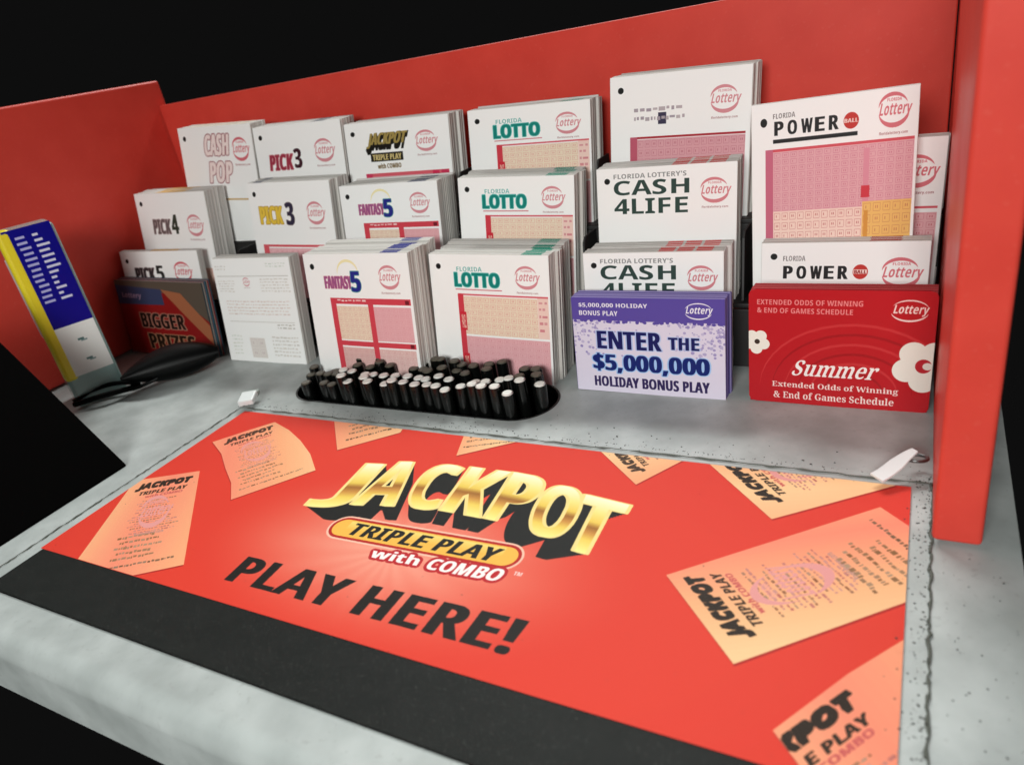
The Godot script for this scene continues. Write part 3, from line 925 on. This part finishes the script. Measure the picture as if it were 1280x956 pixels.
func build_poster() -> void:
	var st := start()
	rbox(st, Vector3(-0.1955, 0.0004, -0.1995), Vector3(0.397, 0.0006, 0.175), 0.0002)
	var felt := speckled(Color(0.06, 0.06, 0.058), Color(0.085, 0.082, 0.08), Color(0.3, 0.3, 0.29), 0.5, 6.0, 41)
	felt.metallic_specular = 0.12
	var back := obj("backing_sheet", st, felt)
	tag(back, "charcoal backing sheet showing as a dark strip in front of the red poster", "backing sheet")
	st = start()
	var a := Vector3(-0.395, 0.0012, -0.2885)
	var b := Vector3(0.004, 0.0012, -0.1415)
	quad(st, a, Vector3(b.x, a.y, a.z), b, Vector3(a.x, a.y, b.z), Vector3.UP)
	var lo := Vector3(0, -0.0004, 0)
	for e in [[a, Vector3(b.x, a.y, a.z), Vector3.FORWARD], [b, Vector3(a.x, a.y, b.z), Vector3.BACK], [a, Vector3(a.x, a.y, b.z), Vector3.LEFT], [b, Vector3(b.x, a.y, a.z), Vector3.RIGHT]]:
		var c: Vector2 = Vector2(0.001, 0.001)
		quad(st, e[0], e[1], e[1] + lo, e[0] + lo, e[2], Color.WHITE, [c, c, c, c])
	var p := obj("poster", st, poster_print())
	tag(p, "red poster with gold headline and printed orange tickets lying under clear plastic", "poster")
	# clear cover sheet
	var clear := StandardMaterial3D.new()
	clear.albedo_color = Color(0.92, 0.96, 0.94, 0.009)
	clear.transparency = BaseMaterial3D.TRANSPARENCY_ALPHA
	clear.roughness = 0.4
	var t := thing("cover_sheet", "clear scratched plastic cover sheet lying over the red poster", "cover sheet", Vector3(-0.196, 0, -0.2022))
	st = start()
	rbox(st, Vector3(0, 0.0030, 0), Vector3(0.4150, 0.0024, 0.1815), 0.0008)
	obj("pane", st, clear, t)
	# grime that has gathered along the edges of the sheet
	rng.seed = 77
	var grime := plain(Color(0.33, 0.34, 0.31), 0.8)
	for run in [[Vector3(0.0116, 0, -0.293), Vector3(0.0110, 0, -0.1115), 0.0006], [Vector3(-0.404, 0, -0.2932), Vector3(0.0116, 0, -0.2932), 0.0004], [Vector3(-0.4040, 0, -0.293), Vector3(-0.4040, 0, -0.1115), 0.00035]]:
		var path := []
		var rad := []
		var n := 90
		for i in n + 1:
			path.append((run[0] as Vector3).lerp(run[1], float(i) / n) + Vector3(rng.randf_range(-0.0005, 0.0005), 0.0006, rng.randf_range(-0.0005, 0.0005)) - t.position)
			rad.append(float(run[2]) * rng.randf_range(0.35, 1.3))
		st = start()
		tube(st, path, rad, 7)
		obj("grime_line", st, grime, t)
	# loose specks of dirt
	var chip := SphereMesh.new()
	chip.radius = 0.0005
	chip.height = 0.0006
	chip.radial_segments = 6
	chip.rings = 3
	chip.material = plain(Color(0.20, 0.20, 0.18), 0.85)
	var many := MultiMesh.new()
	many.transform_format = MultiMesh.TRANSFORM_3D
	many.mesh = chip
	var spots := []
	for i in 330:
		var z := rng.randf_range(-0.295, -0.10)
		spots.append([Vector3(0.0112 - absf(rng.randfn(0.0, 0.0035)), 0.0043, z), rng.randf_range(0.15, 0.8)])
	for i in 300:
		spots.append([Vector3(rng.randf_range(-0.40, 0.012), 0.0043, -0.2928 + absf(rng.randfn(0.0, 0.0018))), rng.randf_range(0.15, 0.6)])
	for i in 160:
		spots.append([Vector3(rng.randf_range(-0.40, 0.038), 0.0002, -0.2945 - absf(rng.randfn(0.0, 0.010))), rng.randf_range(0.25, 0.7)])
	for i in 60:
		spots.append([Vector3(rng.randf_range(0.013, 0.038), 0.0002, rng.randf_range(-0.25, -0.10)), rng.randf_range(0.2, 0.55)])
	for i in 90:
		spots.append([Vector3(rng.randf_range(-0.40, 0.0), 0.0043, rng.randf_range(-0.285, -0.115)), rng.randf_range(0.15, 0.5)])
	many.instance_count = spots.size()
	for i in spots.size():
		many.set_instance_transform(i, Transform3D(Basis(Vector3.UP, rng.randf() * TAU).scaled(Vector3(spots[i][1] * rng.randf_range(0.6, 1.8), spots[i][1], spots[i][1])), spots[i][0]))
	var mi := MultiMeshInstance3D.new()
	mi.name = "dirt_specks"
	mi.multimesh = many
	add_child(mi)
	mi.set_meta("kind", "stuff")
	tag(mi, "dark specks of dirt along the edges of the clear cover", "dirt")

	# white plastic clips at the two far corners
	var white := plain(Color(0.86, 0.88, 0.88), 0.35)
	t = thing("corner_clip", "small white plastic clip at the poster corner near the pencils", "clip", Vector3(-0.398, 0.0043, -0.2965), 0.5, "white clips on the cover sheet")
	st = start()
	rbox(st, Vector3(0, 0.0022, 0), Vector3(0.011, 0.0044, 0.013), 0.0012, Basis(Vector3.RIGHT, 0.12))
	obj("tab", st, white, t)
	st = start()
	rbox(st, Vector3(-0.001, 0.0018, -0.0085), Vector3(0.013, 0.0036, 0.005), 0.001)
	obj("foot", st, plain(Color(0.60, 0.64, 0.62), 0.4), t)
	t = thing("corner_clip", "white plastic strip clip with a metal ring at the poster corner beside the red post", "clip", Vector3(-0.004, 0.0045, -0.291), 0.0, "white clips on the cover sheet")
	t.scale = Vector3.ONE * 0.85
	var strip := []
	for k in 13:
		var f := k / 12.0
		strip.append(Vector3(-0.006 + 0.016 * f, 0.0008 + 0.0065 * sin(f * PI * 0.62) * f, 0.006 - 0.019 * f))
	st = start()
	var side := Vector3(0.72, 0, 0.69) * 0.0040
	for k in 12:
		var wa := 1.0 if k < 6 else 1.0 - 0.09 * (k - 6)
		var wb := 1.0 if k < 5 else 1.0 - 0.09 * (k - 5)
		var n := Vector3(0, 1, 0)
		var h := Vector3(0, 0.0011, 0)
		var a0: Vector3 = strip[k] - side * wa
		var a1: Vector3 = strip[k] + side * wa
		var b0: Vector3 = strip[k + 1] - side * wb
		var b1: Vector3 = strip[k + 1] + side * wb
		quad(st, a0 + h, a1 + h, b1 + h, b0 + h, n)
		quad(st, a0, a1, b1, b0, -n)
		quad(st, a0, a0 + h, b0 + h, b0, -side.normalized())
		quad(st, a1, a1 + h, b1 + h, b1, side.normalized())
		if k == 0:
			quad(st, a0, a1, a1 + h, a0 + h, Vector3(-0.6, 0, 0.7))
	obj("strip", st, white, t)
	var loop := []
	var lr := []
	for k in 25:
		var f := TAU * k / 24.0
		loop.append(Vector3(0.0105 + cos(f) * 0.0055, 0.0035 + sin(f) * 0.0015, -0.0125 + sin(f) * 0.0055))
		lr.append(0.0009)
	st = start()
	tube(st, loop, lr, 8, 1.0, false)
	obj("ring", st, plain(Color(0.42, 0.42, 0.42), 0.3, 0.9), t)

func build_stacks() -> void:
	var navy := Color(0.02, 0.03, 0.22)
	var green := Color(0.01, 0.26, 0.18)
	var scarlet := Color(0.68, 0.06, 0.06)
	var brick := Color(0.42, 0.07, 0.05)
	var ochre := Color(0.62, 0.36, 0.10)
	var slate := Color(0.05, 0.06, 0.12)
	var prints := {}
	for k in ["lotto", "fantasy", "cash", "power", "power_tall", "pick_yellow", "pick_red", "pick_grey", "pick_black", "pop", "jackpot", "mega", "plain"]:
		prints[k] = slip_print(k)
	var front := "front row of slip stacks"
	var middle := "middle row of slip stacks"
	var rear := "back row of slip stacks"
	var red3 := [[0.55, 0.66, scarlet], [0.68, 0.79, scarlet], [0.81, 0.92, scarlet]]
	var rows := [
		# front row
		["stack of white slips with black word, standing behind the dark prize leaflets", -0.6165, -0.5180, 0.0866, 0.0845, -0.388, 0.0, 0.006, "pick_black", [[0.40, 0.75, ochre]], front],
		["front row stack of pale slips with faint grey text and no heading", -0.4861, -0.4045, 0.0815, 0.0806, -0.376, 0.0, 0.012, "plain", [], front],
		["front row stack of white slips with mauve word, navy 5 and four red framed panels", -0.3690, -0.2795, 0.0888, 0.0880, -0.3555, 0.0, 0.032, "fantasy", [[0.74, 0.90, navy]], front],
		["front row stack of white slips with green word and pink number grid", -0.2782, -0.1923, 0.0818, 0.0785, -0.3715, 0.0, 0.031, "lotto", [[0.78, 0.94, green]], front],
		["stack of white slips with dark two-line word, half hidden behind the purple cards", -0.1743, -0.0924, 0.0752, 0.0738, -0.385, 0.0, 0.018, "cash", red3, front],
		["stack of white slips with black word and red ball, behind the red summer cards", -0.0742, 0.0050, 0.0750, 0.0738, -0.394, 0.0, 0.010, "power", [[0.66, 0.84, brick]], front],
		# middle row
		["thick middle row stack of slips with grey word beside the dark red wall", -0.6052, -0.5140, 0.1300, 0.1268, -0.412, 0.04, 0.022, "pick_grey", [[0.30, 0.70, ochre]], middle],
		["middle row stack of white slips with yellow word and dark 3", -0.4670, -0.3830, 0.1296, 0.1256, -0.414, 0.04, 0.020, "pick_yellow", [[0.06, 0.16, slate]], middle],
		["middle row stack of white slips with mauve word, navy 5 and navy edge stripe", -0.3735, -0.2873, 0.1207, 0.1189, -0.414, 0.04, 0.021, "fantasy", [[0.70, 0.88, slate]], middle],
		["middle row stack of white slips with green word and green edge stripe", -0.2727, -0.1899, 0.1200, 0.1145, -0.414, 0.04, 0.022, "lotto", [[0.76, 0.93, green]], middle],
		["middle row stack of white slips with large dark two-line word and red edge stripes", -0.1731, -0.0905, 0.1168, 0.1148, -0.416, 0.04, 0.020, "cash", red3, middle],
		["middle row slip stack at the right wall, hidden behind the pulled-up pink gridded slip", -0.0731, 0.0085, 0.1188, 0.1160, -0.428, 0.04, 0.014, "power", [[0.66, 0.84, brick]], middle],
		# back row
		["back row stack of pinkish slips with outlined two-line word near the red wall", -0.5657, -0.4781, 0.1752, 0.1695, -0.446, 0.08, 0.016, "pop", [[0.1, 0.9, Color(0.64, 0.55, 0.45)]], rear],
		["back row stack of white slips with dark red word and 3", -0.4753, -0.3847, 0.1664, 0.1630, -0.446, 0.08, 0.018, "pick_red", [[0.66, 0.80, slate]], rear],
		["back row stack of slips with black and gold logo over a magenta grid", -0.3828, -0.2910, 0.1590, 0.1560, -0.448, 0.08, 0.018, "jackpot", [], rear],
		["back row stack of white slips with green word, topmost of the green ones", -0.2756, -0.1863, 0.1565, 0.1530, -0.449, 0.08, 0.018, "lotto", [[0.76, 0.93, green]], rear],
		["back row stack of slips with dull pink grid above the large dark two-line word", -0.1730, -0.0888, 0.1640, 0.1600, -0.449, 0.08, 0.018, "mega", [], rear],
	]
	for r in rows:
		stack({"name": "slip_stack", "label": r[0], "category": "slip stack", "x0": r[1], "x1": r[2], "yl": r[3], "yr": r[4], "z": r[5], "base": r[6], "turn": [0.012, -0.018, 0.02, -0.008, 0.015, -0.02, 0.004][hash(r[0]) % 7], "thick": r[7], "print": prints[r[8]], "marks": r[9], "group": r[10]})
	stack({"name": "slip_stack", "label": "tall pulled-up slips with pink and gold number grid near the red post", "category": "slip stack", "x0": -0.0795, "x1": -0.0020, "yl": 0.1425, "yr": 0.1438, "z": -0.416, "base": 0.046, "thick": 0.004, "print": prints.power_tall, "marks": [], "group": middle})
	# cards in front
	stack({"name": "card_stack", "label": "purple and white stack of holiday bonus cards with blue lettering", "category": "card stack", "x0": -0.1745, "x1": -0.0868, "yl": 0.0570, "yr": 0.0560, "z": -0.3605, "base": 0.0, "thick": 0.011, "lean": 7.0, "print": purple_print(), "group": "printed cards in front of the slips",
		"front": "printed_card", "pile": "card_pile", "step": 0.0008, "cols": [Color(0.13, 0.10, 0.30), Color(0.30, 0.26, 0.48), Color(0.16, 0.12, 0.34)]})
	stack({"name": "card_stack", "label": "red stack of summer cards with white script and white flowers", "category": "card stack", "x0": -0.0746, "x1": 0.0096, "yl": 0.0626, "yr": 0.0612, "z": -0.3590, "base": 0.0, "thick": 0.014, "lean": 4.0, "print": summer_print(), "group": "printed cards in front of the slips",
		"front": "printed_card", "pile": "card_pile", "step": 0.0008, "corner": 0.0035, "cols": [Color(0.40, 0.03, 0.04), Color(0.50, 0.10, 0.10), Color(0.30, 0.02, 0.03)]})
	stack({"name": "leaflet_stack", "label": "dark red and blue prize leaflets at the foot of the red wall", "category": "leaflet stack", "x0": -0.6165, "x1": -0.5050, "yl": 0.0665, "yr": 0.0625, "z": -0.3715, "base": 0.0, "thick": 0.009, "lean": 8.0, "print": prize_print(), "group": "printed cards in front of the slips",
		"front": "printed_leaflet", "pile": "leaflet_pile", "step": 0.0010, "bow": 0.002, "cols": [Color(0.05, 0.07, 0.09), Color(0.42, 0.38, 0.34), Color(0.30, 0.04, 0.04), Color(0.06, 0.16, 0.22)]})

func purple_print() -> StandardMaterial3D:
	var im := Image.create_empty(1408, 952, false, Image.FORMAT_RGB8)
	var white := Color(0.93, 0.92, 0.95)
	var violet := Color(0.36, 0.30, 0.62)
	im.fill(Color(0.86, 0.83, 0.90))
	rng.seed = 5
	# frosted corners: a scatter of little dots
	for k in 900:
		var u := rng.randf()
		var v := rng.randf_range(0.22, 0.6)
		var r := rng.randf_range(0.003, 0.012)
		var edge := absf(u - 0.5) * 2.0
		if rng.randf() < edge * edge * (0.75 - v) * 2.2:
			disc(im, u, v, r, r * 1.4, violet.lerp(Color(0.86, 0.83, 0.90), rng.randf_range(0.45, 0.8)))
	bar(im, 0, 0, 1, 0.235, violet)
	for k in 60:
		disc(im, rng.randf(), 0.235 + rng.randf_range(-0.006, 0.016), 0.012, 0.014, violet)
	word(im, "$5,000,000 HOLIDAY", sans, 0.05, 0.055, 0.52, 0.105, white)
	word(im, "BONUS PLAY", sans, 0.05, 0.135, 0.32, 0.185, white)
	word(im, "Lottery", sans, 0.76, 0.075, 0.92, 0.165, white, 0.2)
	arc(im, 0.84, 0.12, 0.085, 0.07, PI * 0.1, PI * 0.9, 0.012, white)
	arc(im, 0.84, 0.12, 0.085, 0.07, PI * 1.1, PI * 1.9, 0.010, white)
	var blue := Color(0.10, 0.12, 0.36)
	word_outlined(im, "ENTER", heavy, 0.17, 0.345, 0.60, 0.53, blue, Color(0.70, 0.76, 0.92), 0.009)
	word_outlined(im, "THE", heavy, 0.65, 0.385, 0.84, 0.51, blue, Color(0.70, 0.76, 0.92), 0.007)
	word_outlined(im, "$5,000,000", heavy, 0.13, 0.58, 0.90, 0.79, Color(0.09, 0.15, 0.42), Color(0.62, 0.76, 0.94), 0.009)
	word(im, "HOLIDAY BONUS PLAY", heavy, 0.13, 0.83, 0.90, 0.945, Color(0.20, 0.16, 0.34))
	return print_of(im, 0.3, 704)

func flower(im: Image, u: float, v: float, r: float, asp: float) -> void:
	for k in 5:
		var t := TAU * k / 5.0 + 0.3
		disc(im, u + cos(t) * r * 0.6, v + sin(t) * r * 0.6 * asp, r * 0.48, r * 0.48 * asp, Color(0.93, 0.92, 0.88))
	disc(im, u, v, r * 0.5, r * 0.5 * asp, Color(0.93, 0.92, 0.88))

func summer_print() -> StandardMaterial3D:
	var im := Image.create_empty(1408, 1032, false, Image.FORMAT_RGB8)
	var ground := Color(0.72, 0.12, 0.15)
	im.fill(ground)
	var pale := Color(0.95, 0.86, 0.84)
	# printed rings of a lighter and darker red
	for k in 6:
		var r := 0.16 + k * 0.075
		arc(im, 0.60, 0.88, r, r * 1.1, PI * 1.02, PI * 1.98, 0.022, ground.lerp(Color(0.80, 0.24, 0.25), 0.7) if k % 2 else ground.darkened(0.12))
	word(im, "EXTENDED ODDS OF WINNING", sans, 0.05, 0.085, 0.63, 0.13, Color(0.90, 0.55, 0.55))
	word(im, "& END OF GAMES SCHEDULE", sans, 0.05, 0.155, 0.58, 0.20, Color(0.90, 0.55, 0.55))
	word(im, "Lottery", sans, 0.78, 0.11, 0.95, 0.20, pale, 0.2)
	arc(im, 0.865, 0.155, 0.095, 0.075, PI * 0.1, PI * 0.9, 0.014, pale)
	arc(im, 0.865, 0.155, 0.095, 0.075, PI * 1.15, PI * 1.9, 0.010, pale)
	flower(im, 0.045, 0.455, 0.075, 1.36)
	disc(im, 0.05, 0.455, 0.016, 0.022, Color(0.24, 0.20, 0.18))
	flower(im, 0.955, 0.60, 0.15, 1.36)
	disc(im, 0.955, 0.60, 0.042, 0.058, Color(0.72, 0.16, 0.20))
	disc(im, 0.975, 0.60, 0.025, 0.03, Color(0.90, 0.88, 0.84))
	word(im, "Summer", serif, 0.25, 0.60, 0.71, 0.74, Color(0.96, 0.93, 0.92), 0.35)
	word(im, "Extended Odds of Winning", serif, 0.14, 0.80, 0.84, 0.865, pale)
	word(im, "& End of Games Schedule", serif, 0.15, 0.89, 0.82, 0.955, pale)
	return print_of(im, 0.3, 704)

func prize_print() -> StandardMaterial3D:
	var im := Image.create_empty(1200, 720, false, Image.FORMAT_RGB8)
	im.fill(Color(0.52, 0.10, 0.10))
	var w := 1200.0
	var h := 720.0
	fill_poly(im, [Vector2(0, 0), Vector2(w, 0), Vector2(w, h * 0.5), Vector2(w * 0.7, h * 0.16), Vector2(0, h * 0.07)], Color(0.34, 0.30, 0.26))
	fill_poly(im, [Vector2(0, h * 0.06), Vector2(w * 0.55, h * 0.1), Vector2(w * 0.56, h * 0.30), Vector2(0, h * 0.32)], Color(0.20, 0.24, 0.36))
	fill_poly(im, [Vector2(w * 0.55, h * 0.10), Vector2(w * 0.76, h * 0.14), Vector2(w, h * 0.55), Vector2(w, h * 0.80), Vector2(w * 0.66, h * 0.26)], Color(0.62, 0.38, 0.26))
	word(im, "Lottery", sans, 0.06, 0.16, 0.30, 0.25, Color(0.62, 0.52, 0.62), 0.1)
	word_outlined(im, "BIGGER", heavy, 0.24, 0.42, 0.74, 0.62, Color(0.12, 0.08, 0.07), Color(0.62, 0.42, 0.36), 0.012)
	word_outlined(im, "PRIZES", heavy, 0.28, 0.70, 0.80, 0.92, Color(0.15, 0.10, 0.07), Color(0.62, 0.44, 0.34), 0.012)
	return print_of(im, 0.35, 600)

func build_pencils() -> void:
	rng.seed = 9
	var black := plain(Color(0.035, 0.04, 0.037), 0.22)
	var cut := plain(Color(0.93, 0.93, 0.91), 0.2)
	var dull := plain(Color(0.36, 0.34, 0.30), 0.5)
	var spots := []
	for row in 4:
		var z: float = SLOT[2] + 0.0165 - row * 0.0098
		var x: float = SLOT[0] - 0.012 + 0.0042 * (row % 2)
		while x < SLOT[1] + 0.0195:
			var c: float = clampf(x, SLOT[0], SLOT[1])
			if Vector2(x - c, z - SLOT[2]).length() < SLOT[3] - 0.0044 and rng.randf() > 0.03 + 0.04 * row:
				spots.append([x + rng.randf_range(-0.0006, 0.0006), z + rng.randf_range(-0.0008, 0.0008), row])
			x += rng.randf_range(0.0080, 0.0088)
	var n := 0
	for s in spots:
		n += 1
		var left: bool = s[0] < -0.335
		var place: String = ["front rank of the cup", "second rank of the cup", "third rank of the cup", "rear rank of the cup, against the slips"][s[2]]
		var bright: bool = s[2] < 2 and not left
		var t := thing("pencil", "black pencil with %s end standing in the %s" % ["pale" if bright else "dull", place], "pencil", Vector3(s[0], -0.05, s[1]), rng.randf() * TAU, "black pencils, %s ends, %s" % ["pale" if bright else "dull", place])
		t.rotation.z = rng.randf_range(-0.035, 0.035)
		t.rotation.x = rng.randf_range(-0.03, 0.03)
		var high: float = rng.randf_range(0.0645, 0.0685) - (0.005 if left else 0.0)
		var r := 0.0039
		var st := start()
		tube(st, [Vector3.ZERO, Vector3(0, high - 0.0006, 0), Vector3(0, high, 0)], [r, r, r * 0.92], 14)
		obj("shaft", st, black, t)
		st = start()
		tube(st, [Vector3(0, high - 0.0012, 0), Vector3(0, high + 0.0005, 0), Vector3(0, high + 0.0008, 0)], [r * 0.86, r * 0.86, r * 0.72], 14)
		obj("end", st, cut if bright else dull, t)

func build_corner_things() -> void:
	# black wedge
	var black := plain(Color(0.012, 0.010, 0.010), 0.9)
	black.metallic_specular = 0.12
	var t := thing("black_stand", "matt black wedge-shaped stand at the left of the poster", "stand", Vector3(-0.425, 0, -0.165))
	var st := start()
	var ang := deg_to_rad(47.5)
	rbox(st, Vector3(-0.0525, 0.0540, 0.0), Vector3(0.150, 0.006, 0.102), 0.0012, Basis(Vector3.BACK, -ang))
	obj("sloping_plate", st, black, t)
	st = start()
	rbox(st, Vector3(-0.098, 0.050, 0.0), Vector3(0.006, 0.099, 0.098), 0.001)
	obj("back_plate", st, black, t)
	st = start()
	rbox(st, Vector3(-0.052, 0.0025, 0.0), Vector3(0.088, 0.005, 0.098), 0.001)
	obj("foot_plate", st, black, t)

	# upright carton in a blue, white and yellow sleeve over a pale green tub
	t = thing("carton", "upright pale green tub in a blue, white and yellow sleeve at the left wall", "carton", Vector3(-0.5556, 0, -0.269), -0.40)
	var base := plain(Color(0.60, 0.73, 0.72, 0.72), 0.2)
	base.transparency = BaseMaterial3D.TRANSPARENCY_ALPHA
	st = start()
	rbox(st, Vector3(-0.0165, 0.068, -0.018), Vector3(0.033, 0.136, 0.036), 0.003)
	obj("tub", st, base, t)
	var im := Image.create_empty(256, 1024, false, Image.FORMAT_RGB8)
	im.fill(Color(0.93, 0.93, 0.92))
	bar(im, 0, 0, 1, 0.66, Color(0.05, 0.05, 0.52))
	rng.seed = 31
	for k in 13:
		bar(im, 0.20 + rng.randf_range(0.0, 0.05), 0.05 + k * 0.035, 0.48 - rng.randf_range(0.0, 0.08), 0.066 + k * 0.035, Color(0.70, 0.70, 0.88))
		bar(im, 0.56, 0.052 + k * 0.035, 0.66 + rng.randf_range(0.0, 0.2), 0.068 + k * 0.035, Color(0.84, 0.84, 0.93))
	for k in 2:
		bar(im, 0.5, 0.76 + k * 0.14, 0.64, 0.775 + k * 0.14, Color(0.35, 0.48, 0.48))
		bar(im, 0.56, 0.775 + k * 0.14, 0.70, 0.785 + k * 0.14, Color(0.5, 0.6, 0.6))
	st = start()
	var y0 := 0.024
	var y1 := 0.137
	quad(st, Vector3(0.0006, y1, -0.003), Vector3(0.0006, y1, -0.034), Vector3(0.0006, y0, -0.034), Vector3(0.0006, y0, -0.003), Vector3.RIGHT)
	obj("sleeve_side", st, print_of(im, 0.35, 128), t)
	var yellow := plain(Color(0.92, 0.84, 0.16), 0.4)
	st = start()
	rbox(st, Vector3(-0.0042, 0.0795, -0.0042), Vector3(0.0102, 0.117, 0.0102), 0.0035)
	obj("sleeve_edge", st, yellow, t)
	st = start()
	rbox(st, Vector3(-0.022, 0.085, -0.0005), Vector3(0.018, 0.060, 0.0024), 0.001)
	obj("front_label", st, plain(Color(0.83, 0.86, 0.86), 0.4), t)

	# black looped strap on the counter by the wall
	t = thing("looped_strap", "glossy black looped strap with a broad leaf-shaped end beside the red wall", "strap", Vector3(-0.515, 0, -0.315))
	var shiny := plain(Color(0.015, 0.016, 0.017), 0.4)
	shiny.metallic_specular = 0.25
	var path := []
	var rad := []
	for k in 21:
		var f := k / 20.0
		path.append(Vector3(0.030 - 0.048 * f, 0.0130 + 0.002 * sin(PI * f), -0.036 + 0.056 * f))
		rad.append(0.0003 + 0.0195 * pow(sin(PI * clampf(f * 0.92 + 0.06, 0, 1)), 0.8) * (1.0 - 0.25 * f))
	st = start()
	tube(st, path, rad, 20, 0.75)
	obj("leaf_end", st, shiny, t)
	for c in [[0.004, 0.0, 0.0022], [-0.004, 0.0025, 0.0018]]:
		path = []
		rad = []
		for k in 17:
			var f := k / 16.0
			path.append(Vector3(-0.010 - 0.032 * f + c[0] * sin(PI * f) * 1.4, 0.004 + c[1] + 0.003 * sin(PI * f), 0.012 + 0.036 * f + c[0] * sin(PI * f) * 1.2))
			rad.append(c[2])
		st = start()
		tube(st, path, rad, 10)
		obj("cord", st, shiny, t)
	path = []
	rad = []
	for k in 25:
		var f := TAU * k / 24.0
		path.append(Vector3(0.002 + cos(f) * 0.010 + sin(f) * 0.014, 0.011 + 0.006 * sin(f), -0.002 + cos(f) * 0.006 - sin(f) * 0.022))
		rad.append(0.0013)
	st = start()
	tube(st, path, rad, 8, 1.0, false)
	obj("loop", st, shiny, t)
